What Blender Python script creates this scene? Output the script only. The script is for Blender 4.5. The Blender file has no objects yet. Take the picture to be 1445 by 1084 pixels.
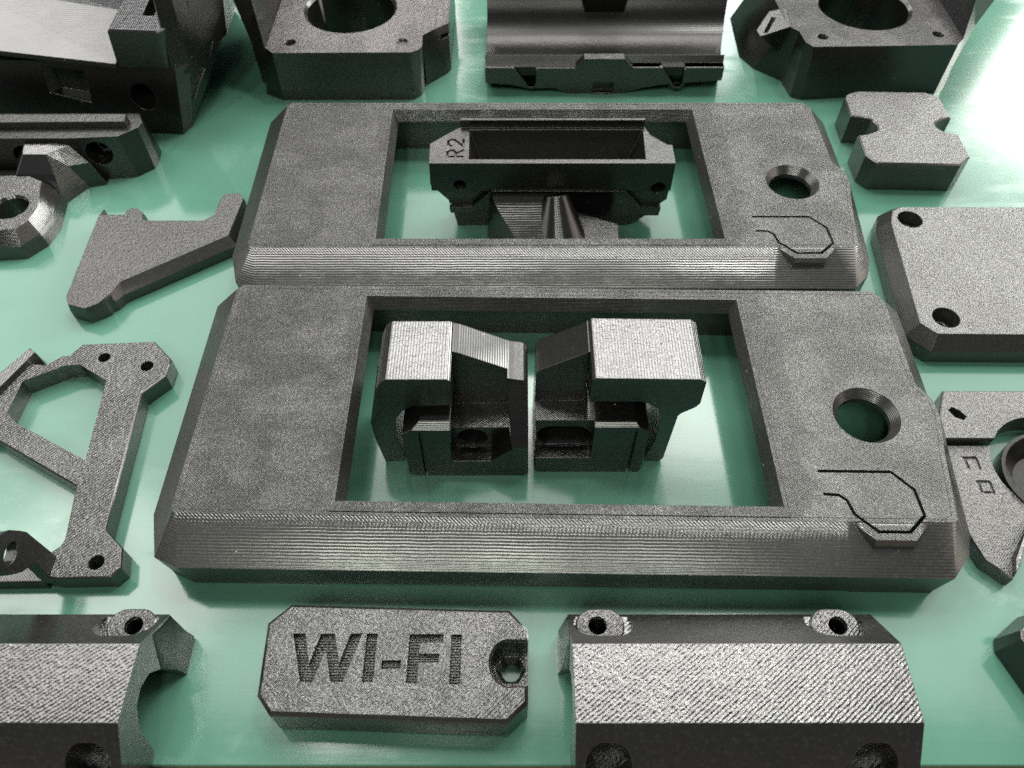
import bpy, bmesh, math, random
from mathutils import Vector, Matrix, noise
random.seed(4)
R = math.radians
S = 0.001                                   # every length below is written in millimetres
scene = bpy.context.scene
C = scene.collection

# ------------------------------------------------------------------ camera
cam = bpy.data.objects.new('camera', bpy.data.cameras.new('camera'))
C.objects.link(cam); scene.camera = cam
cam.location = (0, 0, 160*S)
cam.rotation_euler = (R(90-53.26), 0, 0)
cam.data.lens = 36*1130/1445
cam.data.sensor_width = 36
cam.data.clip_start = 0.005; cam.data.clip_end = 50
cam.data.dof.use_dof = True
cam.data.dof.focus_distance = 0.175
cam.data.dof.aperture_fstop = 34

# ------------------------------------------------------------------ world and lamps
world = bpy.data.worlds.new('World'); scene.world = world
world.use_nodes = True
bgn = world.node_tree.nodes['Background']
bgn.inputs[0].default_value = (0.93, 0.97, 1.0, 1)
bgn.inputs[1].default_value = 0.09
scene.view_settings.view_transform = 'Standard'
scene.view_settings.look = 'None'
scene.view_settings.exposure = 0.28
scene.view_settings.gamma = 1.0
scene.cycles.use_denoising = False
scene.cycles.sample_clamp_indirect = 2.0
scene.cycles.caustics_reflective = False

def lamp(name, loc, target, sx, sy, radiance, col=(1, 1, 1)):
    d = bpy.data.lights.new(name, 'AREA'); d.shape = 'RECTANGLE'; d.size = sx; d.size_y = sy
    d.energy = radiance*math.pi*sx*sy*1.0; d.color = col
    o = bpy.data.objects.new(name, d); C.objects.link(o); o.location = loc
    v = Vector(target)-Vector(loc)
    o.rotation_euler = v.to_track_quat('-Z', 'Y').to_euler()
    return o
# ceiling panels above and ahead, two added fill lamps, windows ahead, one panel behind the photographer's left shoulder
lamp('ceiling_glow', (0, 1.75, 2.0), (0, 1.75, 0), 5.0, 2.4, 2.75, (1, .985, .96))
lamp('ceiling_or_fill_lamp', (0.12, 1.38, 1.72), (0, .15, 0), 1.2, 0.36, 8.5, (1, .98, .93))
lamp('ceiling_or_fill_lamp', (0.56, 0.60, 1.9), (0, .15, 0), 0.30, 0.22, 38.0, (1, .99, .92))
lamp('ceiling_or_fill_lamp', (-0.30, 0.66, 1.9), (0, .15, 0), 0.5, 0.22, 14.0, (1, .99, .94))  # added fill lamp that brightens the tag's top
lamp('ceiling_or_fill_lamp', (-1.0, 0.75, 1.7), (0, .15, 0), 0.5, 0.5, 5.0, (1, .98, .93))  # added fill lamp, set where the housing lid reflects it
lamp('window_light', (1.80, 1.62, .90), (.1, .2, 0), 1.25, 0.75, 15.0, (1, 1, .93))
lamp('window_light', (0.535, 1.9, .90), (0, .15, 0), .08, .28, 9, (.97, 1, .98))
lamp('window_light', (-0.27, 1.9, .92), (0, .15, 0), .26, .24, 13, (1, .90, .9))
lamp('window_light', (-0.72, 1.9, .98), (0, .15, 0), .07, .24, 12, (.92, .98, 1))
for k_, x_ in enumerate((-0.66, -0.20, 0.24)):
    lamp('ceiling_or_fill_lamp', (x_, -1.0, 1.5), (0, .1, 0), .13, .6, (20.0, 17.0, 12.0)[k_], (.95, 1, .86))
lamp('wall_glow', (-1.9, 0.6, .8), (-.02, .1, 0), 1.5, 1.0, 1.7, (1, 1, .93))
lamp('wall_glow', (1.9, 0.1, .8), (.02, .1, 0), 1.5, 1.0, 1.7, (1, .87, .78))

# ------------------------------------------------------------------ materials
def N(t, kind, **kw):
    n = t.nodes.new(kind)
    for k, v in kw.items():
        if k in ('operation', 'blend_type', 'data_type', 'noise_dimensions', 'feature', 'samples', 'distance', 'invert'): setattr(n, k, v)
    return n
def math_(t, op, a, b=None, c=None, clamp=False):
    n = t.nodes.new('ShaderNodeMath'); n.operation = op; n.use_clamp = clamp
    for i, v in enumerate((a, b, c)):
        if v is None: continue
        if isinstance(v, (int, float)): n.inputs[i].default_value = v
        else: t.links.new(v, n.inputs[i])
    return n.outputs[0]
def noise_(t, vec, scale, detail=2, rough=.5):
    n = t.nodes.new('ShaderNodeTexNoise'); n.inputs['Scale'].default_value = scale
    n.inputs['Detail'].default_value = detail; n.inputs['Roughness'].default_value = rough
    t.links.new(vec, n.inputs['Vector']); return n.outputs['Fac']
def vmul(t, vec, s):
    n = t.nodes.new('ShaderNodeVectorMath'); n.operation = 'MULTIPLY'; t.links.new(vec, n.inputs[0]); n.inputs[1].default_value = s
    return n.outputs[0]
def ramp_(t, v, a, b, c0=0., c1=1.):
    n = t.nodes.new('ShaderNodeMapRange'); n.interpolation_type = 'SMOOTHSTEP'; t.links.new(v, n.inputs[0])
    n.inputs[1].default_value = a; n.inputs[2].default_value = b; n.inputs[3].default_value = c0; n.inputs[4].default_value = c1
    return n.outputs[0]

def plastic(name, raster=45, fuzz=1.0, lines=0.6, layer=0.5, rough=0.34, base=0.020, pitch=0.42, lp=0.36, bevel=0.22, grain=3.0, layeraxis=2, spec=.5):
    """black printed plastic: raster lines and a grainy first layer on level faces, stacked layers on the sides"""
    m = bpy.data.materials.new(name); m.use_nodes = True; t = m.node_tree
    bs = t.nodes['Principled BSDF']
    tc = t.nodes.new('ShaderNodeTexCoord'); P = vmul(t, tc.outputs['Object'], (1000, 1000, 1000))
    sx = t.nodes.new('ShaderNodeSeparateXYZ'); t.links.new(P, sx.inputs[0])
    sn = t.nodes.new('ShaderNodeSeparateXYZ'); t.links.new(tc.outputs['Normal'], sn.inputs[0])
    nz = math_(t, 'ABSOLUTE', sn.outputs[layeraxis])
    top = ramp_(t, nz, .93, .985)
    # raster lines
    a = R(raster)
    ax = [0, 1, 2]; ax.remove(layeraxis)
    u = math_(t, 'ADD', math_(t, 'MULTIPLY', sx.outputs[ax[0]], math.cos(a)), math_(t, 'MULTIPLY', sx.outputs[ax[1]], math.sin(a)))
    wob = noise_(t, P, .35, 1)
    u = math_(t, 'ADD', u, math_(t, 'MULTIPLY', wob, .35))
    ras = math_(t, 'SINE', math_(t, 'MULTIPLY', u, 2*math.pi/pitch))
    patch = ramp_(t, noise_(t, P, .09, 2), .35, .65, .6, 1.0)
    ras = math_(t, 'MULTIPLY', math_(t, 'MULTIPLY', ras, patch), lines)
    g1 = noise_(t, P, grain, 3, .65)
    g2 = noise_(t, P, grain*.45, 2, .5)
    fz = math_(t, 'MULTIPLY', math_(t, 'ADD', math_(t, 'MULTIPLY', g1, 2.6), math_(t, 'MULTIPLY', g2, 1.6)), fuzz)
    htop = math_(t, 'ADD', ras, fz)
    # layer lines
    zz = math_(t, 'ADD', sx.outputs[layeraxis], math_(t, 'MULTIPLY', noise_(t, P, .25, 1), .12))
    lay = math_(t, 'SINE', math_(t, 'MULTIPLY', zz, 2*math.pi/lp))
    lay = math_(t, 'MULTIPLY', lay, ramp_(t, noise_(t, P, .14, 3, .6), .3, .7, .8, 1.0))
    sc = [.12, .12, .12]; sc[layeraxis] = 2.4
    streak = noise_(t, vmul(t, P, tuple(sc)), 1.0, 3, .6)
    hside = math_(t, 'ADD', math_(t, 'MULTIPLY', lay, layer*.6), math_(t, 'MULTIPLY', streak, layer*1.1))
    hside = math_(t, 'ADD', hside, math_(t, 'MULTIPLY', noise_(t, P, 1.2, 3, .6), layer*.3))
    mix = t.nodes.new('ShaderNodeMix'); mix.data_type = 'FLOAT'
    t.links.new(top, mix.inputs[0]); t.links.new(hside, mix.inputs[2]); t.links.new(htop, mix.inputs[3])
    bev = t.nodes.new('ShaderNodeBevel'); bev.samples = 4; bev.inputs[0].default_value = bevel*S
    bmp = t.nodes.new('ShaderNodeBump'); bmp.inputs['Strength'].default_value = 1.0; bmp.inputs['Distance'].default_value = .085*S
    t.links.new(mix.outputs[0], bmp.inputs['Height']); t.links.new(bev.outputs[0], bmp.inputs['Normal'])
    t.links.new(bmp.outputs[0], bs.inputs['Normal'])
    big = noise_(t, P, .05, 3, .6)
    rg = math_(t, 'ADD', math_(t, 'MULTIPLY', big, .08), rough-.04)
    t.links.new(rg, bs.inputs['Roughness'])
    # colour: near black with dusty fibres and worn patches
    mc = t.nodes.new('ShaderNodeMix'); mc.data_type = 'RGBA'
    t.links.new(ramp_(t, g1, .48, .78), mc.inputs[0])
    mc.inputs[6].default_value = (base*1.02, base, base*.95, 1); mc.inputs[7].default_value = (base*2.6, base*2.5, base*2.35, 1)
    vo = t.nodes.new('ShaderNodeTexVoronoi'); vo.inputs['Scale'].default_value = .17; t.links.new(P, vo.inputs['Vector'])
    dt = t.nodes.new('ShaderNodeMix'); dt.data_type = 'RGBA'; t.links.new(math_(t, 'LESS_THAN', vo.outputs['Distance'], .024), dt.inputs[0])
    t.links.new(mc.outputs[2], dt.inputs[6]); dt.inputs[7].default_value = (.42, .41, .38, 1)
    t.links.new(dt.outputs[2], bs.inputs['Base Color'])
    bs.inputs['IOR'].default_value = 1.62
    bs.inputs['Specular IOR Level'].default_value = spec
    return m

PL = plastic('printed plastic, even first layer', raster=50, fuzz=1.3, lines=1.3, layer=.30, rough=.25, base=.022, grain=1.9, pitch=.5, bevel=.12, spec=1.0, lp=.33)
PLG = plastic('printed plastic, grainy', raster=-45, fuzz=1.35, lines=.25, layer=.2, rough=.24, base=.018, grain=1.9, spec=.72, lp=.3)
PLW = plastic('printed plastic, woven infill', raster=-45, fuzz=1.9, lines=.7, layer=.22, rough=.16, base=.014, grain=1.25, pitch=.62, spec=1.0, lp=.3)
PLS = plastic('printed plastic, smooth', raster=45, fuzz=.32, lines=.2, layer=.17, rough=.20, base=.006, grain=1.4, bevel=.34, spec=.6, lp=.27)
PLR = plastic('printed plastic, coarse raster', raster=-52, fuzz=.5, lines=.22, layer=.12, rough=.16, base=.011, pitch=.66, grain=1.2, spec=.85, lp=.27)
PLC = plastic('printed plastic, glossy layered', raster=0, fuzz=.6, lines=.3, layer=.2, rough=.17, base=.006, pitch=.6, grain=1.0, bevel=.34, spec=.95, lp=.3)
PLD = plastic('printed plastic, dull black', raster=0, fuzz=.3, lines=.1, layer=.08, rough=.24, base=.005, pitch=.6, grain=1.0, bevel=.34, spec=.22)

def mat_green():
    m = bpy.data.materials.new('green coated sheet'); m.use_nodes = True; t = m.node_tree
    bs = t.nodes['Principled BSDF']
    tc = t.nodes.new('ShaderNodeTexCoord'); P = vmul(t, tc.outputs['Object'], (1000, 1000, 1000))
    n1 = noise_(t, P, .018, 4, .6); n2 = noise_(t, vmul(t, P, (.25, 1, 1)), .12, 3, .6)
    mc = t.nodes.new('ShaderNodeMix'); mc.data_type = 'RGBA'
    t.links.new(ramp_(t, n1, .3, .7), mc.inputs[0])
    mc.inputs[6].default_value = (.072, .186, .135, 1); mc.inputs[7].default_value = (.086, .210, .154, 1)
    st = t.nodes.new('ShaderNodeMix'); st.data_type = 'RGBA'
    n3 = noise_(t, P, .022, 5, .62); n4 = noise_(t, P, .16, 4, .7)
    t.links.new(math_(t, 'MULTIPLY', math_(t, 'MULTIPLY', ramp_(t, n3, .57, .72), ramp_(t, n4, .42, .7)), .5), st.inputs[0])
    t.links.new(mc.outputs[2], st.inputs[6]); st.inputs[7].default_value = (.30, .42, .36, 1)
    vo = t.nodes.new('ShaderNodeTexVoronoi'); vo.inputs['Scale'].default_value = .09; t.links.new(P, vo.inputs['Vector'])
    dt = t.nodes.new('ShaderNodeMix'); dt.data_type = 'RGBA'; t.links.new(math_(t, 'LESS_THAN', vo.outputs['Distance'], .016), dt.inputs[0])
    t.links.new(st.outputs[2], dt.inputs[6]); dt.inputs[7].default_value = (.5, .55, .5, 1)
    t.links.new(dt.outputs[2], bs.inputs['Base Color'])
    sm = ramp_(t, n2, .52, .72)
    t.links.new(math_(t, 'ADD', math_(t, 'MULTIPLY', sm, .10), .12), bs.inputs['Roughness'])
    bmp = t.nodes.new('ShaderNodeBump'); bmp.inputs['Distance'].default_value = .01*S; bmp.inputs['Strength'].default_value = .25
    t.links.new(noise_(t, vmul(t, P, (.15, 2, 1)), .6, 3), bmp.inputs['Height']); t.links.new(bmp.outputs[0], bs.inputs['Normal'])
    bs.inputs['IOR'].default_value = 1.5
    bs.inputs['Specular IOR Level'].default_value = .55
    return m
def simple(name, col, rough=.5):
    m = bpy.data.materials.new(name); m.use_nodes = True; t = m.node_tree
    bs = t.nodes['Principled BSDF']
    tc = t.nodes.new('ShaderNodeTexCoord'); P = vmul(t, tc.outputs['Object'], (1000, 1000, 1000))
    n1 = noise_(t, vmul(t, P, (.05, 1, 1)), .3, 4, .6)
    mc = t.nodes.new('ShaderNodeMix'); mc.data_type = 'RGBA'; t.links.new(n1, mc.inputs[0])
    mc.inputs[6].default_value = (*[c*.75 for c in col], 1); mc.inputs[7].default_value = (*[min(1, c*1.2) for c in col], 1)
    t.links.new(mc.outputs[2], bs.inputs['Base Color']); bs.inputs['Roughness'].default_value = rough
    return m
GREEN = mat_green()
WOOD = simple('brown table top', (.20, .125, .075), .6)

# ------------------------------------------------------------------ mesh helpers (mm in, metres out)
def area2(p): return sum(p[i][0]*p[(i+1) % len(p)][1]-p[(i+1) % len(p)][0]*p[i][1] for i in range(len(p)))
def fin(bm):
    bmesh.ops.recalc_face_normals(bm, faces=bm.faces[:])
    me = bpy.data.meshes.new('tmp'); bm.to_mesh(me); bm.free(); return me
def loft(secs, T=None):
    """secs: list of rings of 3-D points (same count), closed top and bottom"""
    bm = bmesh.new(); rings = []
    for r in secs: rings.append([bm.verts.new(Vector(p)*S) for p in r])
    n = len(rings[0])
    bm.faces.new(rings[0][::-1]); bm.faces.new(rings[-1])
    for a, b in zip(rings, rings[1:]):
        for i in range(n):
            bm.faces.new((a[i], a[(i+1) % n], b[(i+1) % n], b[i]))
    return fin(bm)
def prism(o, z0, z1, ch=0, ch0=0):
    if ch or ch0:
        secs = [(inset(o, ch0), z0)] + ([(o, z0+ch0)] if ch0 else [])
        if not ch0: secs = [(o, z0)]
        secs += ([(o, z1-ch), (inset(o, ch), z1)] if ch else [(o, z1)])
        return loft([[(x, y, z) for x, y in r] for r, z in secs])
    return loft([[(x, y, z0) for x, y in o], [(x, y, z1) for x, y in o]])
def prismY(o, y0, y1): return loft([[(x, y0, z) for x, z in o], [(x, y1, z) for x, z in o]])
def prismX(o, x0, x1): return loft([[(x0, y, z) for y, z in o], [(x1, y, z) for y, z in o]])
def box(x0, x1, y0, y1, z0, z1): return prism([(x0, y0), (x1, y0), (x1, y1), (x0, y1)], z0, z1)
def inset(o, d):
    """offset a simple polygon inwards by d (negative: outwards)"""
    s = 1 if area2(o) > 0 else -1
    n = len(o); out = []
    for i in range(n):
        p0, p, p1 = Vector(o[i-1]), Vector(o[i]), Vector(o[(i+1) % n])
        e0 = (p-p0).normalized(); e1 = (p1-p).normalized()
        n0 = Vector((-e0.y, e0.x))*s; n1 = Vector((-e1.y, e1.x))*s
        b = n0+n1; k = b.length_squared
        b = b*(2/k) if k > .2 else b.normalized()*2
        out.append(tuple(p+b*d))
    return out
def circ(cx, cy, r, n=40, ry=None, a0=0):
    ry = ry or r
    return [(cx+r*math.cos(2*math.pi*i/n+a0), cy+ry*math.sin(2*math.pi*i/n+a0)) for i in range(n)]
def stad(cx, cy, r, half, n=16):
    return [(cx+half+r*math.cos(a), cy+r*math.sin(a)) for a in [(-.5+i/n)*math.pi for i in range(n+1)]] + \
           [(cx-half+r*math.cos(a), cy+r*math.sin(a)) for a in [(.5+i/n)*math.pi for i in range(n+1)]]
def cone(p0, p1, r0, r1, n=40):
    p0, p1 = Vector(p0), Vector(p1); q = (p1-p0).to_track_quat('Z', 'Y')
    def ring(p, r): return [p+q@Vector((r*math.cos(2*math.pi*i/n), r*math.sin(2*math.pi*i/n), 0)) for i in range(n)]
    return loft([ring(p0, r0), ring(p1, r1)])
def csg(base, cut=(), add=()):
    o = bpy.data.objects.new('tmp', base); C.objects.link(o); tmp = []
    for kind, lst in (('UNION', add), ('DIFFERENCE', cut)):
        for me in lst:
            c = bpy.data.objects.new('tmpc', me); C.objects.link(c); tmp.append(c)
            md = o.modifiers.new('b', 'BOOLEAN'); md.operation = kind; md.solver = 'EXACT'; md.object = c
    bpy.context.view_layer.update()
    dg = bpy.context.evaluated_depsgraph_get()
    me = bpy.data.meshes.new_from_object(o.evaluated_get(dg))
    for c in tmp+[o]: bpy.data.objects.remove(c)
    return me
def xf(me, M):
    me.transform(M); me.update(); return me
def obj(name, me, mat, parent=None, origin=None, smooth=32):
    """one Blender object; its origin is moved to `origin` (mm, the thing's base) so that it can be pushed and turned"""
    og = Vector(origin if origin is not None else (parent['_o'] if parent else (0, 0, 0)))
    me.transform(Matrix.Translation(-og*S)); me.name = name
    me.materials.clear(); me.materials.append(mat)
    for p in me.polygons: p.use_smooth = True
    me.set_sharp_from_angle(angle=R(smooth))
    o = bpy.data.objects.new(name, me); C.objects.link(o)
    if parent: o.parent = parent
    else: o.location = og*S
    return o
def tag(o, label, cat, group=None):
    o['label'] = label; o['category'] = cat
    if group: o['group'] = group
    return o
def thing(name, origin, label, cat, group=None):
    o = bpy.data.objects.new(name, None); C.objects.link(o); o.location = Vector(origin)*S
    o['_o'] = list(origin); o.empty_display_size = .01
    return tag(o, label, cat, group)

# ================================================================== THE SETTING
o = obj('table_top', box(-900, 900, -500, 1500, -30, -1.2), WOOD); o['kind'] = 'structure'
o = obj('green_mat', prism([(-420, 31.8), (420, 31.8), (420, 900), (-420, 900)], -1.2, 0, .25), GREEN); o['kind'] = 'structure'

# ================================================================== DISPLAY COVERS (two, the same print)
def cover_mesh():
    # local frame: x as on the table, y = 0 at the front edge of the top face
    top = [(-67.6, 0), (66.2, 0), (87.0, 0), (88.4, 1), (90.6, 16.5), (92.4, 26), (92.2, 30), (91.0, 32.4), (89.6, 34.6), (89.2, 60), (87.4, 63), (-67.6, 63), (-69.0, 61.6), (-69.0, 1.4)]
    mid = [(-66.9, -9.2), (66.2, -9.2), (87.0, -9.2), (91.4, -4.4), (93.2, 1), (94.6, 20), (94.8, 30), (94.8, 32), (94.8, 36), (94.8, 61), (91, 65), (-71, 65), (-75.2, 60.6), (-74.8, 2.4)]
    # one more facet at the front left corner
    top = [(-68.6, .5)] + top; mid = [(-72, -7.0)] + mid
    bot = [(x, y+(1.4 if y < -5 else 0)) for x, y in mid]
    me = loft([[(x, y, 0) for x, y in bot], [(x, y, 1.2) for x, y in bot], [(x, y, 10.6) for x, y in mid], [(x, y, 16) for x, y in top]])
    lip = [(66.4, .6), (71.0, -4.2), (79.0, -4.2), (83.4, .6), (83.4, 6), (66.4, 6)]
    lipb = [(66.4, .6), (71.0, -4.4), (79.0, -4.4), (83.4, .6), (83.4, 6), (66.4, 6)]
    add = [loft([[(x, y, 9.6) for x, y in lipb], [(x, y, 15.0) for x, y in lipb], [(x, y+(.5 if y < 1 else 0), 15.99) for x, y in lip]])]
    W = [(-34.8, 3.35), (52.8, 3.35), (51.8, 58.2), (-35.3, 58.2)]
    def wo(d): return [(-34.8-d, 3.35), (52.8+d, 3.35), (51.8+d, 58.2+d), (-35.3-d, 58.2+d)]
    cut = [prism(W, 3, 14), loft([[(x, y, 12.55) for x, y in wo(-.01)], [(x, y, 17.05) for x, y in wo(2.1)]])]
    # hollow underneath: the walls and the top are a shell
    cut.append(prism([(-70, -3), (86, -3), (90, 2), (90, 58), (86, 62), (-70, 62)], -1, 12.6))
    # shadow gap under the front wall
    cut.append(box(-40, 70, -12, -3.5, -1, .55))
    # knob hole with a wide chamfer
    cut += [cone((76.6, 26.2, -1), (76.6, 26.2, 20), 5.8, 5.8, 64), cone((76.6, 26.2, 13.6), (76.6, 26.2, 16.6), 5.6, 7.75, 64)]
    # spring button outlined by a slot
    path = [(62.9, 11.8), (78.0, 11.8), (81.7, 7.6), (82.1, 1.8), (78.2, -1.9), (72.0, -1.9), (68.1, 2.0), (67.4, 5.0), (66.0, 6.2), (62.9, 6.4)]
    w = .34
    L, Rr = [], []
    for i, p in enumerate(path):
        p = Vector(p); a = (p-Vector(path[i-1])).normalized() if i else None
        b = (Vector(path[i+1])-p).normalized() if i < len(path)-1 else None
        d = (a or b)+(b or a); d.normalize(); n = Vector((-d.y, d.x)); kk = w/max(.5, abs(n.dot(Vector((-(a or b).y, (a or b).x)))))
        L.append(tuple(p+n*kk)); Rr.append(tuple(p-n*kk))
    cut.append(prism(L+Rr[::-1], 8, 17))
    def ring(o, a, b, z0, z1): return csg(prism(inset(o, a), z0, z1), [prism(inset(o, b), z0-1, z1+1)])
    cut.append(ring(W, -2.55, -2.4, 15.93, 17))
    cut.append(ring(top, .95, 1.1, 15.93, 17))
    return csg(me, cut, add)
cm = cover_mesh()
c1 = tag(obj('display_cover', cm, PL, origin=(0, 0, 0)), 'large dark grey frame cover nearest the camera, two clip blocks standing in its opening', 'frame cover', 'rectangular display frame covers')
c1.location = Vector((.4, 74.1, 0))*S; c1.rotation_euler.z = R(-.85)
c2 = c1.copy(); C.objects.link(c2); c2.location = Vector((.9, 151.2, 0))*S; c2.rotation_euler.z = 0
tag(c2, 'large dark grey frame cover behind, black hopper bracket marked R2 in its opening', 'frame cover', 'rectangular display frame covers')

# ================================================================== CLIP BLOCKS in the front opening
def clip_right():
    t = thing('clip_block', (17, 103, 0), 'black hooked clip block on the right of the pair, with oblong hole', 'clip block', 'hooked clip blocks inside the front frame')
    hook = [(16.2, 31.4), (16.9, 32.0), (37.9, 31.6), (39.3, 30.6), (39.4, 23.2), (38.6, 21.8), (36.0, 19.6), (35.5, 18.6), (34.9, 1.5), (34.2, .2), (31.0, .2), (30.7, 2), (32.0, 9), (31.9, 18), (30.9, 21.2), (28.6, 23.2), (26.8, 23.9), (16.2, 23.9)]
    obj('hook', csg(prismY(hook, 97, 113)), PLC, t)
    body = [(5.8, 0), (5.0, 1), (5.2, 24.0), (6.2, 25), (15.4, 30.6), (16.0, 31.2), (16.2, 31.2), (16.2, 19), (26.4, 19), (27.2, 18.2), (29.4, 16.4), (29.4, 1), (28.8, 0)]
    me = prismY(body, 94.2, 113)
    cuts = [box(0, 16.6, 90, 104.5, 14, 40), prismX([(93, 6.2), (98.2, 5.6), (99, 14), (104.5, 18), (104.5, 20), (90, 20), (90, 6.2)], 5.2, 17.6),
            prism([(4, 93), (6.2, 93), (4, 96)], 3, 9),
            prismY(stad(11.6, 8.9, 2.7, 2.8), 96, 108),
            loft([[(x, 97.5, z) for x, z in stad(11.6, 8.9, 3.5, 2.9)], [(x, 100.0, z) for x, z in stad(11.6, 8.9, 2.6, 2.8)]]),
            loft([[(26.1, 93, -1), (26.9, 93, -1), (26.9, 93, 17), (26.1, 93, 17)], [(26.1, 95.2, -1), (26.9, 95.2, -1), (26.9, 95.2, 17), (26.1, 95.2, 17)]]),
            prismX([(93.5, 19.5), (93.5, 17.8), (96.0, 19.5)], 16, 31), box(-1, 40, 100.5, 112.9, 19, 23.9) if False else box(17.6, 30, 112, 114, 30.9, 33)]
    obj('body', csg(me, cuts), PLS, t)
    return t
clip_right()
def clip_left():
    t = thing('clip_block', (-13, 103, 0), 'black hooked clip block on the left of the pair, with round hole', 'clip block', 'hooked clip blocks inside the front frame')
    hook = [(-12.5, 31.0), (-13.2, 31.6), (-25.4, 31.6), (-26.8, 30.4), (-28.0, 27.5), (-27.8, 21.5), (-30.6, 16.2), (-30.4, 9), (-29.4, .2), (-25.2, .2), (-24.8, 2), (-25.6, 11), (-25.0, 17.4), (-23.2, 20.6), (-21.0, 22.2), (-12.5, 22.6)]
    obj('hook', prismY(hook, 97, 112.5), PLC, t)
    body = [(-21.4, 0), (-20.4, 0), (2.6, 0), (3.7, 1), (3.4, 23.4), (2.4, 24.6), (-.6, 25.2), (-11.2, 30.8), (-12.5, 31.2), (-12.5, 20), (-19.6, 20), (-23.4, 17), (-23.4, 1)]
    me = prismY(body, 93.2, 112.5)
    cuts = [prismY([(-13, 13), (-.2, 13), (-1.0, 24), (-1.0, 40), (-13, 40)], 90, 104.5),
            loft([[(x, 90, z) for x, z in ((-13.4, 6.8), (-4.6, 6.8), (.4, 11.5), (0, 14), (-13.4, 14))], [(x, 97.8, z) for x, z in ((-13.4, 5.6), (-4.6, 5.6), (-.4, 10.5), (-.8, 14), (-13.4, 14))]]),
            prismX([(92, 10.4), (102, 24.2), (102, 27), (90, 27), (90, 10.4)], -5, 6),
            cone((-8.9, 95, 8.9), (-8.9, 108, 8.9), 2.9, 2.9), cone((-8.9, 97.2, 8.9), (-8.9, 98.8, 8.9), 3.7, 2.9),
            box(-19.9, -19.2, 92, 94.2, -1, 18), prismX([(92.8, 20.5), (92.8, 18.2), (95.4, 20.5)], -24, -11),
            prism([(5, 92), (5, 94.6), (2.4, 92)], -1, 40)]
    obj('body', csg(me, cuts), PLS, t)
clip_left()

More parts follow.
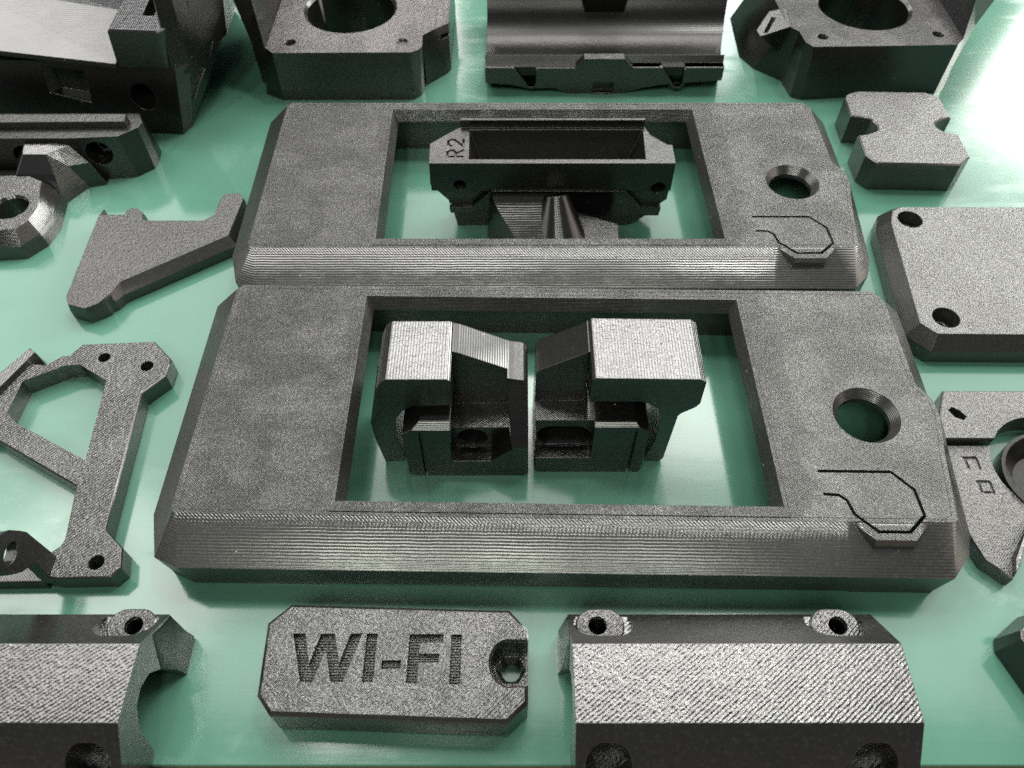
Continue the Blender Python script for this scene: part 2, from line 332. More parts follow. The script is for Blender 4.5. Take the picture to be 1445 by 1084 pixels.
# ================================================================== HOPPER BRACKET in the rear opening
def polyline_solid(path, w, z0, z1):
    out = []
    for a, b in zip(path, path[1:]):
        a, b = Vector(a), Vector(b); d = (b-a).normalized()*w/2; n = Vector((-d.y, d.x))
        out.append(prism([tuple(a-d-n), tuple(b+d-n), tuple(b+d+n), tuple(a-d+n)], z0, z1))
    return out
def hopper():
    t = thing('hopper_bracket', (10, 180, 0), 'black bracket with open trough and R2 marking inside the rear frame opening', 'bracket')
    front = [(-22.2, 24), (-22.5, 16.2), (-17.8, 10.6), (-17.6, 9.4), (-11.3, 9.2), (-6.5, 14.6), (-5.8, 15), (31.5, 14.6), (36.4, 8.6), (41.6, 8.8), (41.9, 9.6), (43.4, 11.0), (43.7, 24)]
    me = prismY(front, 176, 183)
    plan = [(-22.2, 175), (43.7, 175), (43.2, 182.2), (38.2, 187.3), (37, 190.8), (-14.3, 190.8), (-16.7, 188.9), (-22.4, 183.4)]
    me2 = prism(plan, 14.8, 24)
    trough = loft([[(x, y, z) for x, y in q] for q, z in (([(-7.5, 179), (31, 179), (31, 186), (-7.5, 186)], 12), ([(-11.7, 176.7), (36.0, 176.7), (36.4, 189.8), (-11.9, 189.8)], 24.2))])
    cut = [trough, cone((-14.3, 170, 16.7), (-14.3, 184, 16.7), 1.75, 1.75, 12), cone((40.2, 170, 15.6), (40.2, 184, 15.6), 2.1, 2.1, 12),
           cone((-14.3, 175.4, 16.7), (-14.3, 176.9, 16.7), 2.6, 1.7, 24), cone((40.2, 175.4, 15.6), (40.2, 176.9, 15.6), 2.9, 2.0, 24)]
    # "R2" turned a quarter, cut into the left end face
    def glyph(strokes, ox, oy, s):
        res = []
        for st in strokes: res += polyline_solid([(ox-(v)*s, oy+u*s) for u, v in st], .62, 23.2, 25)
        return res
    Rg = [[(0, 0), (0, 1.5)], [(0, 1.5), (.7, 1.5), (1, 1.2), (1, .95), (.7, .7), (0, .7)], [(.45, .7), (1, 0)]]
    Two = [[(0, 1.2), (.3, 1.5), (.75, 1.5), (1, 1.2), (1, .9), (0, 0), (1.05, 0)]]
    cut += glyph(Rg, -13.3, 177.9, 2.75) + glyph(Two, -13.3, 182.5, 2.75)
    obj('trough', csg(me, cut, [me2, prismX([(190.7, 20), (190.7, 26.4), (191.6, 26.4), (191.6, 20)], -14.4, 36.8)]), PLS, t)
    # lower web and the two feet
    web = [(-17.6, 9), (-17.4, 7.2), (-11.1, 7.0), (-6.3, 11.2), (-5.8, 14.6), (31.4, 14.4), (33, 11), (36.6, 6.2), (41.6, 6.2), (41.9, 9), (36.4, 9.2), (31.2, 14.9), (-5.6, 15), (-11.2, 9.4)]
    obj('rim', prismY(web, 174.6, 176.1), PLS, t)
    base = [(-15.8, 0), (-6.4, 0), (33, 0), (36.0, 1.5), (42, 7), (42, 9), (36, 10), (31, 15), (-6, 15), (-12, 10), (-17.5, 9)]
    obj('web', prismY(base, 177.4, 184), PLS, t)
    # forward chute: layered ramp, and the round nozzle beside it
    ramp = loft([[(-7, 176.2, 0), (14, 176.2, 0), (14, 176.2, 13.8), (-6, 176.2, 13.8)], [(-7, 171, 0), (12, 171, 0), (11, 171, 11.8), (-4.0, 171, 11.8)], [(4, 158, 0), (10, 158, 0), (9, 158, 5.5), (4.2, 158, 5.5)]])
    obj('chute', ramp, PLW, t)
    noz = csg(cone((13.8, 165, -.0), (12.2, 174, 14.2), 9.6, 3.4, 56), [box(-5, 40, 175.9, 190, -1, 20), box(-5, 40, 150, 157.8, -1, 20)], [loft([[(18, 158, 0), (29.6, 158, 0), (30.0, 172, 0), (18, 175, 0)], [(18, 158.4, 5.0), (29.2, 158.4, 5.0), (29.6, 169.6, 7.4), (17, 173.6, 9.0)]])])
    obj('nozzle', noz, PLS, t, smooth=20)
hopper()

# ================================================================== WI-FI TAG
def wifi():
    t = thing('wifi_tag', (-22, 47, 0), 'grey octagonal tag with WI-FI engraved and a notched screw slot', 'name tag')
    out = [(-42.8, 58.8), (-46.8, 55.1), (-46.3, 41.6), (-43.5, 38.2), (-.8, 36.8), (2.9, 40.2), (3.1, 53.7), (-.5, 57.6)]
    me = prism(out, 0, 10, .7, .4)
    cut = []
    notch = [(4, 43.4), (.9, 43.4)] + [(-.1+3.9*math.cos(a), 47.4+4.2*math.sin(a)) for a in [R(270-i*12) for i in range(1, 15)]] + [(.9, 51.4), (4, 51.4)]
    cut += [prism(notch, 3.0, 11), loft([[(x, y, 9.4) for x, y in inset(notch, -.02)], [(x, y, 10.4) for x, y in inset(notch, -.7)]]),
            cone((-.2, 48.2, -1), (-.2, 48.2, 8), 1.9, 1.9, 12), cone((-.2, 48.2, 1.6), (-.2, 48.2, 3.1), 1.9, 3.0, 6)]
    # letters
    def sl(p, q, w): # stroke between two points with horizontal ends
        return [(p[0]-w/2, p[1]), (p[0]+w/2, p[1]), (q[0]+w/2, q[1]), (q[0]-w/2, q[1])]
    def rect(x0, x1, y0, y1): return [(x0, y0), (x1, y0), (x1, y1), (x0, y1)]
    yb, yt = 43.9, 52.9
    Wp = [(-41.5, yt), (-39.2, yt), (-37.7, 47.2), (-36.2, yt), (-33.6, yt), (-32.1, 47.2), (-30.6, yt), (-28.4, yt), (-31.0, yb), (-33.2, yb), (-34.9, 49.8), (-36.6, yb), (-38.8, yb)]
    Fp = [(-19.4, yb-.2), (-17.4, yb-.2), (-17.4, 47.5), (-13.6, 47.5), (-13.6, 49.1), (-17.4, 49.1), (-17.4, 51.2), (-13.0, 51.2), (-13.0, yt-.1), (-19.4, yt-.1)]
    shapes = [Wp, rect(-27.5, -25.5, yb, yt), rect(-24.2, -20.6, 46.3, 47.9), Fp, rect(-11.5, -9.5, yb-.4, yt-.2)]
    for s in shapes: cut.append(prism(s, 8.7, 11))
    obj('plate', csg(me, cut), PLW, t)
    # each letter's ridged floor
    for s in shapes:
        xs = [p[0] for p in s]; ys = [p[1] for p in s]
        y = min(ys)+.18; bars = bmesh.new()
        while y < max(ys)-.1:
            m2 = prismX([(y-.17, 8.6), (y, 9.12), (y+.17, 8.6)], min(xs)-.2, max(xs)+.2)
            bars.from_mesh(m2); y += .52
        m3 = bpy.data.meshes.new('tmp'); bars.to_mesh(m3); bars.free()
        clip_ = prism(inset(s, .03), 8.5, 9.2)
        o = bpy.data.objects.new('tmp', m3); c = bpy.data.objects.new('tmpc', clip_); C.objects.link(o); C.objects.link(c)
        md = o.modifiers.new('b', 'BOOLEAN'); md.operation = 'INTERSECT'; md.solver = 'EXACT'; md.object = c
        bpy.context.view_layer.update()
        m4 = bpy.data.meshes.new_from_object(o.evaluated_get(bpy.context.evaluated_depsgraph_get()))
        bpy.data.objects.remove(o); bpy.data.objects.remove(c)
        obj('letter_floor', m4, PLS, t)
wifi()

# ================================================================== ARCHED CABLE COVERS along the front
def arch_cover(x0, x1, flip, label):
    cx = (x0+x1)/2
    t = thing('arched_cover', (cx, 41, 0), label, 'arched cover', 'long arched covers along the front edge')
    prof = [(25.8, 0), (25.8, 11), (34.4, 20), (47.6, 20), (56.2, 11.2), (56.2, .8), (55.4, 0), (48.6, 0), (48.2, 2), (46.5, 9), (44.6, 13), (41.5, 15), (38.5, 14.5), (35.5, 11), (34, 3), (33.6, 0)]
    me = prismX(prof, x0, x1)
    a, b = (5.4, 7.4)
    xs = [(x0+a, 1), (x1-b, -1)] if not flip else [(x0+b, 1), (x1-a, -1)]
    cut = []
    for x, s in xs:
        cut += [prism(stad(x+s*.9, 53.3, 3.5, 2.0), 12.0, 25), cone((x, 53.3, -1), (x, 53.3, 25), 1.75, 1.75, 24),
                prism(stad(x+s*.2, 28.9, 3.0, .9), 7, 25), cone((x, 28.4, -1), (x, 28.4, 25), 1.8, 1.8, 24)]
    # ends cut back a little on the lower walls, leaving feet
    cut += [prismY([(x0-1, -1), (x0+1.2, -1), (x0+.0, 3), (x0-1, 4)], 24, 47), prismY([(x1+1, -1), (x1-1.2, -1), (x1, 3), (x1+1, 4)], 24, 47)]
    obj('shell', csg(me, cut), PLR, t)
    for x, s in ((x0, -1), (x1, 1)):
        fa = [(x-s*.05, 48.3, 0), (x-s*.05, 55.4, 0), (x-s*.05, 56.2, 1), (x-s*.05, 56.2, 11), (x-s*.05, 50.5, 16.5), (x-s*.05, 46.6, 9)]
        fb = [(x+s*1.6, 48.3, 0), (x+s*1.6, 54.8, 0), (x+s*1.6, 55.6, 1), (x+s*1.6, 55.0, 5.5), (x+s*1.2, 52.4, 7.5), (x+s*1.2, 48.0, 4)]
        obj('foot', loft([fa, fb]), PLS, t)
        # raised ring round the far screw pocket
    for x, s in xs:
        ring = csg(prism(stad(x+s*.5, 53.4, 3.3, 1.3), 9.4, 12.9, .3), [cone((x, 53.4, 5), (x, 53.4, 25), 1.75, 1.75, 24)])
        obj('screw_boss', ring, PLW, t)
    return t
arch_cover(10.6, 68.4, False, 'long grey arched cover at the front right, bright diagonal print lines on top')
arch_cover(-123.2, -65.4, True, 'long grey arched cover at the front left corner, running out of the picture')

# ================================================================== SMALL NOTCHED BLOCK (rear right)
def hblock():
    me = prism([(107.1, 227.9), (111.0, 229.7), (132.8, 229), (136.4, 226.3), (136.6, 215.3), (133.4, 214.6), (131.0, 213.2), (130.6, 210.6), (132.4, 208.0), (136.2, 207.2), (136.0, 196.2), (132.0, 192.4), (107.7, 193.2), (105.2, 197.0), (105.4, 206.6), (108.8, 207.4), (112.0, 209.0), (112.8, 211.8), (111.6, 214.6), (109.0, 216.0), (105.6, 216.2), (106, 225.7)], 0, 10, .45, .3)
    tag(obj('notched_block', me, PLG, origin=(121, 211, 0)), 'small thick grey block with a notch in each side, right of rear frame', 'block')
hblock()

# ================================================================== FLAT COVER PLATE (right)
def plate():
    out = [(109.2, 178.9), (105.0, 176.2), (102.9, 170.2), (99.6, 131.6), (104.6, 126.2), (165, 125.6), (165, 178.9)]
    me = loft([[(x, y, z) for x, y in r] for r, z in ((inset(out, .3), 0), (out, .4), (out, 4.4), (inset(out, 2.9), 8))])
    cut = []
    for x, y in ((111.4, 171.0), (109.6, 134.4)):
        cut += [cone((x, y, 3.2), (x, y, 9), 2.9, 3.5, 40), cone((x, y, -1), (x, y, 9), 1.7, 1.7, 24)]
    t = thing('cover_plate', (135, 150, 0), 'flat grey plate with two countersunk corner holes at the right edge', 'plate')
    obj('plate', csg(me, cut), PLG, t)
    for x, y in ((111.4, 171.0), (109.6, 134.4)):
        obj('screw_seat', csg(cone((x, y, 3.0), (x, y, 4.6), 2.6, 2.0, 6), [cone((x, y, -1), (x, y, 9), 1.2, 1.2, 20)]), PLC, t)
plate()

# ================================================================== TRIANGULAR ARM (left)
def tri():
    out = [(-118.4, 175.8), (-117.6, 178.6), (-113.9, 176.4), (-111.8, 176.6), (-110.2, 178.6), (-108.4, 179.2), (-105.4, 176.8), (-105.0, 174.2), (-103.6, 173.6), (-87.8, 173.6), (-85.6, 175.6), (-84.9, 183.6), (-83.4, 185.4), (-79.4, 185.2), (-77.9, 183.0), (-77.0, 165.4), (-78.2, 164.6), (-103.6, 146.6), (-105.0, 143.6), (-107.4, 141.4), (-110.7, 139.4), (-115.8, 141.0), (-117.2, 143.6)]
    r0 = inset(out, .3)
    lo = [list(p) for p in out]; hi = [list(p) for p in inset(out, .35)]
    # the long front edge carries a wide bevel
    for i in (15, 16): hi[i][0] -= 2.0; hi[i][1] += 1.7
    for i in (17,): hi[i][0] -= .4; hi[i][1] += 2.6
    for i in (18,): hi[i][0] -= .4; hi[i][1] += 1.6
    me = loft([[(x, y, 0) for x, y in r0], [(x, y, .3) for x, y in lo], [(x, y, 3.2) for x, y in lo], [(x, y, 5.5) for x, y in hi]])
    cut = [cone((-114.2, 179.6, 1.2), (-114.2, 175.6, 5.4), 3.0, 3.6, 28), cone((-104.2, 142.4, -1), (-104.2, 142.0, 7), 2.0, 2.4, 24)]
    tag(obj('triangular_arm', csg(me, cut), PLG, origin=(-100, 160, 0)), 'flat grey triangular arm with a short upright prong, lying left of rear frame', 'arm')
tri()

# ================================================================== OPEN FRAME ARM (left edge)
def open_arm():
    t = thing('open_arm', (-98, 95, 0), 'thin grey open-work arm with screw holes at the left edge beside front frame', 'arm')
    out = [(-150, 112), (-130, 112.4), (-123.6, 116.4), (-119.7, 122.2), (-114.8, 121.8), (-111.6, 124.6), (-109.9, 124.8), (-107.8, 128.3), (-90.0, 129.2), (-84.2, 123.3), (-84.2, 118.2), (-88.7, 112.9), (-86.4, 77.1), (-81.6, 72.9), (-80.6, 68.4), (-82.2, 66.3), (-93.4, 66.0), (-96.8, 66.6), (-96.8, 71.6), (-94.9, 73.4), (-94.5, 75.0), (-96.2, 87.6), (-117.4, 99.2), (-122, 102), (-150, 104)]
    hole = [(-118.6, 116.6), (-109.9, 121.4), (-106.4, 121.7), (-98.3, 116.8), (-96.2, 94.2), (-115.6, 104.4), (-118.9, 107.4)]
    me = prism(out, 0, 5, .35, .3)
    cut = [prism(hole, -1, 6)]
    for x, y, r in ((-101.0, 123.9, 1.5), (-89.7, 121.2, 1.6), (-86.1, 69.6, 1.7)): cut.append(cone((x, y, -1), (x, y, 7), r, r, 10))
    obj('arm', csg(me, cut), PLW, t)
    # raised edge rail at the far left corner
    obj('edge_rail', loft([[(-127, 112.0, z) for z in (0,)]+[(-118.6, 126.4, 0), (-116.2, 123.6, 0), (-120.6, 112, 0)], [(-126.4, 113, 6.6), (-119.2, 125.6, 6.6), (-117.6, 124.4, 6.6), (-122.8, 112.2, 6.6)]]), PLC, t)
    # standing ear with the oval hole: a slanted leaf rising to the left
    hx, ca, sa = -94.6, math.cos(R(75)), math.sin(R(75))
    def P(u, y, off=0): return (hx-ca*u-sa*off, y, 4.6+sa*u-ca*off)
    ear = [(-1.6, 66.0), (5.1, 67.5), (7.1, 64.7), (9.2, 63.2), (12.4, 63.6), (14.6, 64.8), (15.8, 67), (15.2, 69.1), (13.5, 70.7), (11.3, 71.6), (9.7, 72.1), (-1.4, 70.6)]
    me = loft([[P(u, y, 2.6) for u, y in ear], [P(u, y, 0) for u, y in ear]])
    hl = [(11.3+1.35*math.cos(a), 66.8+2.35*math.sin(a)) for a in [2*math.pi*i/24 for i in range(24)]]
    obj('ear', csg(me, [loft([[P(u, y, 4) for u, y in hl], [P(u, y, -1) for u, y in hl]])]), PLS, t)
    obj('ear_base_shade', prism([(-96.6, 66.0), (-126, 65.6), (-126, 69.4), (-96.8, 69.6)], 0, 3.2, .3), PLS, t)  # plate strip; its dark block also stands in for shade below the ear
open_arm()

# ================================================================== RING BRACKET (right edge)
def ring_bracket():
    t = thing('ring_bracket', (115, 90, 0), 'thin grey bracket with round opening and embossed marks at the right edge', 'bracket')
    low = [(97.0, 98.4), (97.6, 91), (97.2, 77.6), (98.8, 70.6), (103.2, 66.4), (104.6, 69.2), (105.6, 72.0), (109, 75.5), (150, 77), (150, 99), (97, 99)]
    me = prism(low, 0, 4, .3, .3)
    ringc = (121.0, 93.2)
    def mark(o, ox, oy, k=.74): return [[(ox+(x-104.6)*k, oy+(y-91.0)*k) for x, y in q] for q in o]
    g1 = [[(102.2, 95.4), (106.2, 95.4), (106.7, 94.6), (106.6, 90.8), (105.8, 90.8), (105.8, 94.4), (102.2, 94.4)], [(102.4, 91.2), (103.2, 91.2), (103.2, 94.5), (102.4, 94.5)]]
    marks = mark(g1, 104.3, 92.6) + mark(g1, 105.2, 86.4) + mark([[(103.3, 90.8), (105.9, 90.8), (105.9, 91.6), (103.3, 91.6)]], 105.2, 86.4)
    obj('lower_plate', csg(me, [cone((*ringc, -1), (*ringc, 8), 12.4, 12.4, 72), cone((112.6, 74.4, -1), (112.6, 74.4, 8), 3.6, 3.6, 32)] + [prism(q, 3.5+.02*n_, 5) for n_, q in enumerate(marks)]), PLG, t)
    up = [(99.2, 99.6), (99.9, 106.2), (103.0, 113.3), (150, 113.3), (150, 99.4)]
    obj('upper_strip', csg(prism(up, 0, 5.6, .3, .3), [cone((*ringc, -1), (*ringc, 8), 12.4, 12.4, 72), prism([(102.4, 107.6), (103.6, 108.6), (105.2, 107.4), (106.2, 105.8), (105.2, 104.8), (103.4, 105.6)], -1, 8)]), PLG, t)
    # inner drum standing in the opening
    obj('drum', csg(cone((121.6, 90.4, 0), (121.6, 90.4, 4.4), 11.6, 11.6, 72), [cone((121.6, 90.4, .6), (121.6, 90.4, 4.6), 7.5, 10.9, 72)]), PLD, t)
    obj('hook_rib', loft([[(103.2, 66.6, 3.9), (105.8, 69.4, 3.9), (112, 80, 3.9), (104.4, 71, 3.9)], [(103.2, 67.1, 5.6), (105.2, 69.6, 5.6), (110.5, 79, 5.6), (104.4, 70.2, 5.6)]]), PLC, t)
ring_bracket()

# ================================================================== CUT-OFF BRACKET (bottom right corner)
def corner_bracket():
    t = thing('corner_bracket', (103, 50, 0), 'dark angular bracket entering at the bottom right edge beside the arched cover', 'bracket')
    a = [(96.2, 52.6), (96.9, 55.0), (103.2, 59.4), (125, 60), (125, 24), (106, 24)]
    me = loft([[(x, y, 0) for x, y in a], [(x, y, z) for x, y in a] if False else [(x, y, .5) for x, y in inset(a, -.2)], [(x, y, 8) for x, y in inset(a, 1.2)]])
    obj('body', csg(me, [prism([(100.6, 53.2), (103, 56), (118, 56), (118, 30), (106.6, 30)], 2.5, 12)]), PLS, t)
    obj('rim', prism([(100.0, 57.2), (118, 57.6), (118, 58.6), (100.4, 58.4)], 7.6, 9.4), PLG, t)
corner_bracket()

# ================================================================== FAN SHROUDS (rear left-centre and rear right)
def shroud_left():
    t = thing('fan_shroud', (-54, 262, 0), 'black square fan shroud with round opening, behind the rear frame left', 'fan shroud', 'square fan shrouds behind the rear frame')
    top = [(-77.4, 240.0), (-32.8, 240.3), (-30.6, 241.6), (-29.3, 244), (-29.5, 250.4), (-25.5, 254.6), (-21.4, 258), (-21.2, 292), (-80, 292), (-80.2, 243.0)]
    bot = [(-77.2, 239.4), (-33.2, 239.8), (-31.4, 241.4), (-30.0, 244), (-30.0, 247.6), (-22.4, 255.6), (-21.4, 258), (-21.2, 292), (-84, 292), (-83.8, 243.2)]
    me = loft([[(x, y, 0) for x, y in bot], [(x, y, 17) for x, y in top]])
    cut = [cone((-55.4, 267.6, -1), (-55.4, 267.6, 30), 14.9, 14.9, 80), cone((-55.4, 267.6, 15.9), (-55.4, 267.6, 17.6), 14.6, 16.6, 80)]
    for x, y in ((-72.6, 246.2), (-36.0, 246.8), (-72.6, 288), (-36, 288)): cut += [cone((x, y, 5), (x, y, 20), 1.35, 1.35, 20), cone((x, y, 16.1), (x, y, 17.4), 1.35, 2.1, 20)]
    cut.append(loft([[(-24.3, 255, 12.6), (-20, 255, 12.6), (-20, 255, 14.2), (-24.3, 255, 14.2)], [(-24.3, 264, 12.6), (-20, 264, 12.6), (-20, 264, 14.2), (-24.3, 264, 14.2)]]))
    obj('housing', csg(me, cut), PLS, t)
    # flared duct wing rising on the left
    wing = loft([[(-80.4, 241.4, 4), (-80.4, 292, 4), (-85.2, 292, 4), (-84.2, 243.6, 4)], [(-80.2, 242.6, 17.2), (-80.2, 292, 17.2), (-88, 292, 17.2), (-85.6, 247, 17.2)], [(-84.0, 254, 30), (-84.0, 292, 30), (-96, 292, 30), (-90.5, 254, 30)]])
    obj('duct_wing', wing, PLC, t)
    obj('side_lug', loft([[(-29.4, 247.6, 1), (-22.2, 255.4, 3), (-22.2, 268, 3), (-30, 268, 1)], [(-29.6, 250.2, 17.15), (-25.6, 254.4, 17.15), (-25.6, 268, 17.15), (-30, 268, 17.15)]]), PLS, t)
    # hub and spokes deep in the opening
    obj('fan_hub', cone((-55.4, 267.6, .2), (-55.4, 267.6, 5), 6, 5.6, 40), PLS, t)
shroud_left()
def shroud_right():
    t = thing('fan_shroud', (121, 262, 0), 'black square fan shroud with round opening, behind the small notched block', 'fan shroud', 'square fan shrouds behind the rear frame')
    top = [(97.4, 241.8), (144.4, 243.0), (147.4, 246.6), (147.4, 292), (91, 292), (90.8, 271), (91.7, 255.0), (94.8, 251.0), (95.4, 244.8)]
    bot = [(98.1, 239.6), (144.5, 243.6), (150.8, 250.6), (151.2, 292), (82.4, 292), (81.4, 266), (85, 258.4), (93.2, 251.0), (94.6, 241.2)]
    me = loft([[(x, y, 0) for x, y in bot], [(x, y, 18) for x, y in top]])
    cut = [cone((120.4, 267.6, -1), (120.4, 267.6, 30), 14.9, 14.9, 80), cone((120.4, 267.6, 16.9), (120.4, 267.6, 18.6), 14.6, 16.6, 80)]
    for x, y in ((101.7, 248.0), (140.0, 249.4), (101, 288), (140, 288)): cut += [cone((x, y, 5), (x, y, 20), 1.35, 1.35, 20), cone((x, y, 17.1), (x, y, 18.4), 1.35, 2.1, 20)]
    obj('housing', csg(me, cut), PLS, t)
    lug = loft([[(93.4, 254.4, 8), (91.4, 254.6, 8), (91.2, 257, 8), (91.6, 262, 8), (93.2, 266, 8)], [(92.2, 253.8, 18.1), (82.2, 250.8, 16.4), (81.6, 254.6, 16.4), (87, 263.5, 18.1), (93, 266, 18.1)]])
    obj('side_lug', csg(lug, [prism([(83.4, 252.6), (87.6, 261.2), (89.0, 260.6), (84.8, 252.4)], 12, 20)]), PLS, t)
    wing = loft([[(147.0, 246.4, 3), (147.0, 292, 3), (151.6, 292, 3), (151.2, 252, 3)], [(147.4, 247.0, 18.2), (147.2, 292, 18.2), (156, 292, 18.2), (153.5, 254, 18.2)], [(148.4, 252, 29), (148.4, 292, 29), (160, 292, 29), (157.8, 256, 29)]])
    obj('duct_wing', wing, PLS, t)
    obj('fan_hub', cone((120.4, 267.6, .2), (120.4, 267.6, 5), 6, 5.6, 40), PLS, t)
shroud_right()

# ================================================================== CRADLE (rear centre)
def cradle():
    t = thing('motor_cradle', (31, 262, 0), 'black half-round cradle with notched front rim, centre of the back row', 'cradle')
    x0, x1 = -9.0, 70.6
    prof = [(246.2, 4.0), (244, 6.4), (244, 9.6), (246.4, 9.6)]
    # half-round inner surface
    cy, cz, r = 266, 22.5, 21.6
    a0, a1 = math.atan2(9.6-cz, 246.4-cy), math.atan2(18-cz, 287-cy)+0.0
    n = 22
    s0, s1 = a0+2*math.pi if a0 < 0 else a0, (a1+2*math.pi if a1 < 0 else a1)
    inner = [(cy+r*math.cos(s0+(s1-s0)*i/n)*1.0, cz+r*.92*math.sin(s0+(s1-s0)*i/n)) for i in range(n+1)]
    prof += [p for p in inner if p[0] > 246.5] + [(291, 17), (291, 4), (280, 0), (252, 0)]
    me = prismX(prof, x0, x1)
    # rear rim
    fr = [(x0, 4.0), (x0, 9.6), (21.0, 9.4), (24.0, 12.8), (37.1, 12.8), (40.3, 9.6), (x1, 9.6), (x1, 5.0), (56, 3.8), (50, 3.2), (44, 2), (37.5, 0), (20, 0), (14, 2), (6, 1.8), (0, 3.2)]
    boss = prismY(fr, 243.4, 246.6)
    wedge = []
    for xa in (.6, 50.0):
        wedge.append(prismY([(xa-.3, 10), (xa+5.0, 2.9), (xa+6.8, 2.9), (xa+7.6, 4.0), (xa+7.6, 10)], 243, 247.2) )
    slot = box(27.4, 34.4, 242, 245.2, .6, 4.2)
    for v in me.vertices:
        if v.co.x > 50*S and v.co.y > 246*S: v.co.x += (v.co.y-246*S)*.19
    obj('trough', csg(me, [], [prismX([(286, 17), (291, 17), (291, 21), (288, 22)], x0, x1)]), PLD, t)
    obj('front_rim', csg(boss, wedge+[slot, cone((6.2, 240, 4.4), (6.2, 250, 4.4), 1.5, 1.5, 16)]), PLS, t)
    for xa in (.6, 50.0):
        obj('notch_lip', prismY([(xa-.9, 9.8), (xa+4.7, 2.2), (xa+6.9, 2.0), (xa+8.0, 3.4), (xa+8.0, 9.4), (xa+7.4, 9.4), (xa+7.4, 4.0), (xa+6.6, 2.9), (xa+5.0, 2.9), (xa, 9.8)], 242.9, 244.6), PLS, t)
    obj('slot_lip', box(27.3, 34.5, 242.9, 243.9, -.0+.05, .6), PLC, t)
    # middle saddle and raised centre pad
    obj('saddle', csg(prismX([(247, 9.2), (249.5, 7.6), (252.6, 6.4), (256, 5.8), (256, 4), (247, 4)], 20.2, 41.5), [prismY([(20, 11), (23.6, 7.4), (20, 4)], 245, 258), prismY([(42, 11), (38, 7.4), (42, 4)], 245, 258)]), PLD, t)
    obj('centre_pad', prism([(23.6, 287), (26.4, 281), (40.4, 281), (43.4, 287), (43.4, 296), (23.6, 296)], 8, 17, .6), PLD, t)
cradle()

# ================================================================== LARGE HOUSING (rear left corner)
def housing():
    t = thing('extruder_housing', (-130, 235, 0), 'big dark housing block with slots and a sloping lid in the rear left corner', 'housing')
    bot = [(-175, 224), (-118.0, 221.2), (-106.6, 220.6), (-104.9, 225.2), (-104.4, 243.1), (-105.6, 252), (-108, 300), (-175, 300)]
    top = [(-175, 226), (-112, 225.0), (-102.0, 221.4), (-98.4, 224.5), (-92.2, 246), (-92.4, 254), (-96, 300), (-175, 300)]
    top2 = [(-175, 228), (-113, 226.0), (-101.8, 222.2), (-97.6, 226), (-93.0, 243), (-94.0, 250), (-98, 300), (-175, 300)]
    me = loft([[(x, y, 0) for x, y in bot], [(x, y, 23) for x, y in top], [(x, y, 24) for x, y in top2]])
    pocket = loft([[(x, 228, z) for x, z in ((-143, 12.4), (-133.5, 10.4), (-132, 19.6), (-143, 21))], [(x, 215, z) for x, z in ((-154, 13.8), (-133, 8.2), (-131, 20.6), (-150, 23.2))]])
    cut = [pocket, cone((-114.6, 235, 11.5), (-116.4, 219.5, 12.4), 2.2, 4.8, 36)]
    obj('body', csg(me, cut), PLS, t, smooth=15)
    tall = loft([[(-103.9, 222.0, 20), (-103.2, 221.3, 20), (-98.6, 224.2, 20), (-92.4, 246.2, 20), (-92.6, 256, 20), (-96, 300, 20), (-103.9, 300, 20)],
                 [(-101.9, 224.2, 46), (-101.4, 223.6, 46), (-97.4, 226, 46), (-87.6, 246, 46), (-89, 256, 46), (-93, 300, 46), (-101.9, 300, 46)]])
    obj('side_wall', tall, PLS, t, smooth=15)
    # column with the slotted top
    col = loft([[(-119.2, 221.9, 23), (-104.2, 221.2, 23), (-101.6, 224, 23), (-103.4, 246, 23), (-119.2, 246, 23)], [(-117.8, 221.7, 34.6), (-103.0, 220.6, 34.6), (-101.4, 223, 34.6), (-100.8, 246, 34.6), (-118.6, 246, 34.6)], [(-117.2, 222.3, 35.2), (-103.2, 221.3, 35.2), (-102, 223, 35.2), (-101.4, 246, 35.2), (-118, 246, 35.2)]])
    obj('column', csg(col, [prism([(-109.6, 229.6), (-106.0, 229.2), (-106.2, 243), (-110.2, 243)], 28, 37)]), PLC, t, smooth=15)
    # sloping lid
    lid = loft([[(-172, 224.5, 27.6), (-119.3, 221.2, 23.0), (-119.3, 221.4, 24.4), (-172, 224.7, 29.0)], [(-172, 246, 25), (-118, 238, 20.5), (-118, 238.5, 31.5), (-172, 247, 36)], [(-172, 262, 24), (-128.4, 241, 20), (-128, 242, 32.3), (-172, 262, 36)]])
    obj('lid', lid, PLS, t, smooth=15)
    # ridges added for the bright edges of curved vent slots, right-hand wall
    def fin(pts, w=.8):
        d = bmesh.new()
        for a, b in zip(pts, pts[1:]):
            va, vb = Vector(a), Vector(b)
            d.from_mesh(cone(va, vb, w/2, w/2, 8))
        m_ = bpy.data.meshes.new('tmp'); d.to_mesh(m_); d.free(); return m_
    def wall(y, z):
        f = (z-20)/26 if z > 20 else 0
        if z >= 20: return (-98.6+(y-224.2)/22*6.2)*(1-f)+(-97.4+(y-226)/20*9.8)*f
        return (-104.9+(y-225)*.028)*(1-z/20)+(-98.8+(y-224.4)*.285)*(z/20)
    for pts in ([(230.9, 39), (230.2, 37.3), (229.4, 36.2)], [(235.8, 35.5), (234.9, 31.1), (232.4, 27.5), (229.8, 25.8)],
                [(243.3, 34.7), (241.3, 32.1), (237.5, 29.6)], [(235.4, 28.1), (234.3, 26.2)], [(237.6, 22.2), (235.3, 18.5)], [(233, 15.6), (229.4, 12.6), (226.2, 9.1)]):
        obj('slot_edge_ridge', fin([(wall(y, z)+.15, y, z) for y, z in pts], .7), PLC, t)
housing()

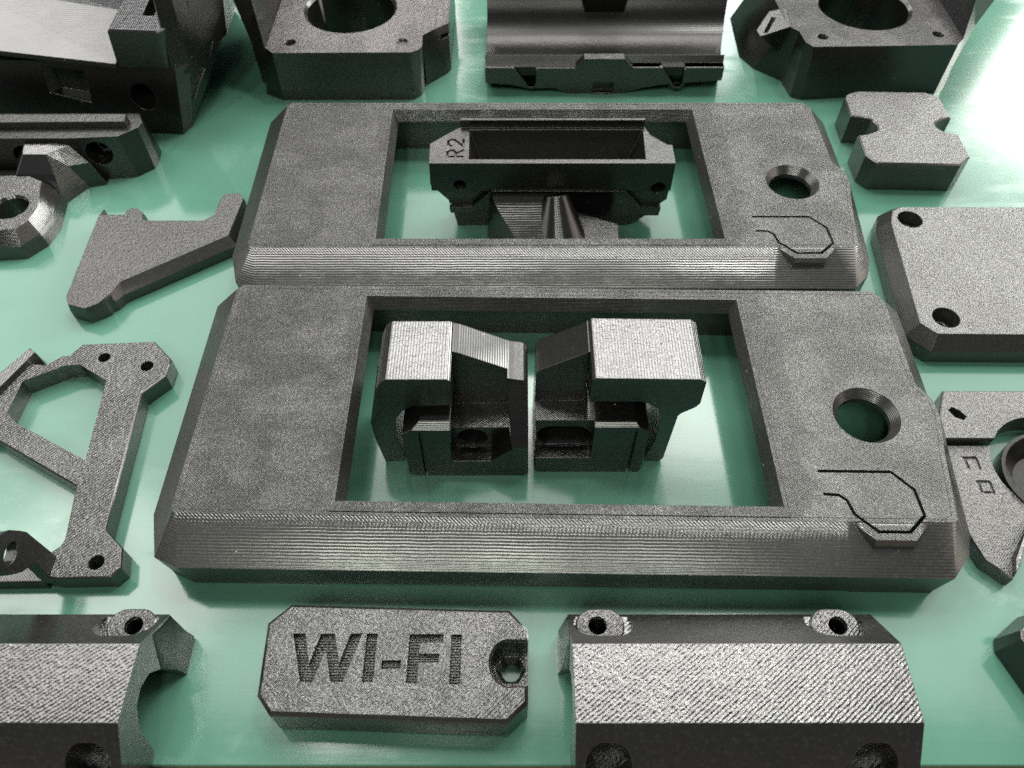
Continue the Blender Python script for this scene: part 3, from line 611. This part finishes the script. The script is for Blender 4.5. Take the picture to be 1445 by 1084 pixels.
# ================================================================== ANGULAR BRACKET (left, in front of the housing)
def angular():
    t = thing('angular_bracket', (-130, 190, 0), 'dark faceted bracket with a screw ring, below the big housing at left', 'bracket')
    wall_b = [(-175, 197.6), (-128.5, 197.6), (-115.6, 199.2), (-111.2, 203.2), (-110.9, 207.2), (-111.6, 212), (-175, 212)]
    wall_t = [(-175, 198.6), (-130, 198.8), (-116.2, 199.8), (-111.6, 204.0), (-111.2, 207.2), (-113, 211), (-175, 211)]
    cut = [cone((-123.6, 190, 9.2), (-123.6, 206, 9.2), 4.4, 3.4, 32), cone((-145.6, 190, 8.6), (-145.6, 206, 8.6), 4.0, 3.0, 32)]
    obj('wall', csg(loft([[(x, y, 0) for x, y in wall_b], [(x, y, 14.5) for x, y in wall_t]]), cut), PLS, t, smooth=15)
    obj('rim_strip', prism([(-175, 203.2), (-114.8, 204.2), (-115.2, 207.8), (-175, 207.4)], 14.4, 16.6, .2), PLG, t)
    for x in (-123.6, -145.6):
        obj('screw_nut', csg(cone((x, 203, 9), (x, 205, 9), 2.6, 2.6, 6), [cone((x, 200, 9), (x, 208, 9), 1.2, 1.2, 16)]), PLC, t)
    g0 = [(-146.5, 198.6), (-127.0, 198.6), (-124.6, 193.4), (-131.6, 194.0), (-133.4, 189), (-142, 186)]
    obj('gusset', loft([[(-150, 199, 0), (-124.6, 199, 0), (-123.8, 195.6, 0), (-128.8, 194.4, 0), (-134, 186, 0), (-146, 186, 0)],
                        [(-148, 199, 9), (-128.8, 199, 9), (-126.6, 196.6, 7.4), (-131.6, 194.0, 8.2), (-134.4, 189.8, 8.6), (-145.4, 189.8, 8.6)],
                        [(-144.4, 199.2, 13), (-133.4, 199.2, 13), (-131, 198.2, 12.4), (-134.2, 196.6, 12.0), (-136.8, 194.6, 12), (-143.6, 194.6, 12)]]), PLC, t, smooth=12)
    lug0 = [(-170, 162.6), (-144.2, 162.8), (-136.4, 163.6), (-132.4, 168.8), (-131.2, 175.7), (-133.4, 188.7), (-140, 199), (-170, 199)]
    lug1 = [(-170, 166.4), (-141.8, 166.6), (-137.6, 167.2), (-135.2, 170.6), (-134.6, 176), (-137.6, 187.4), (-142.6, 190), (-170, 189)]
    lugm = [(-170, 163.2), (-143.8, 163.4), (-136.8, 164.2), (-133.2, 169.2), (-132.2, 175.9), (-134.4, 188), (-140.4, 197.6), (-170, 197)]
    me = loft([[(x, y, 0) for x, y in lug0], [(x, y, 4.2) for x, y in lugm], [(x, y, 8) for x, y in lug1]])
    obj('lug', csg(me, [cone((-142.4, 176.2, -1), (-142.4, 176.2, 12), 4.6, 4.6, 48), cone((-142.4, 176.2, 7.2), (-142.4, 176.2, 8.4), 4.6, 5.4, 48)]), PLW, t, smooth=20)
angular()
for o in bpy.data.objects:
    if '_o' in o: del o['_o']
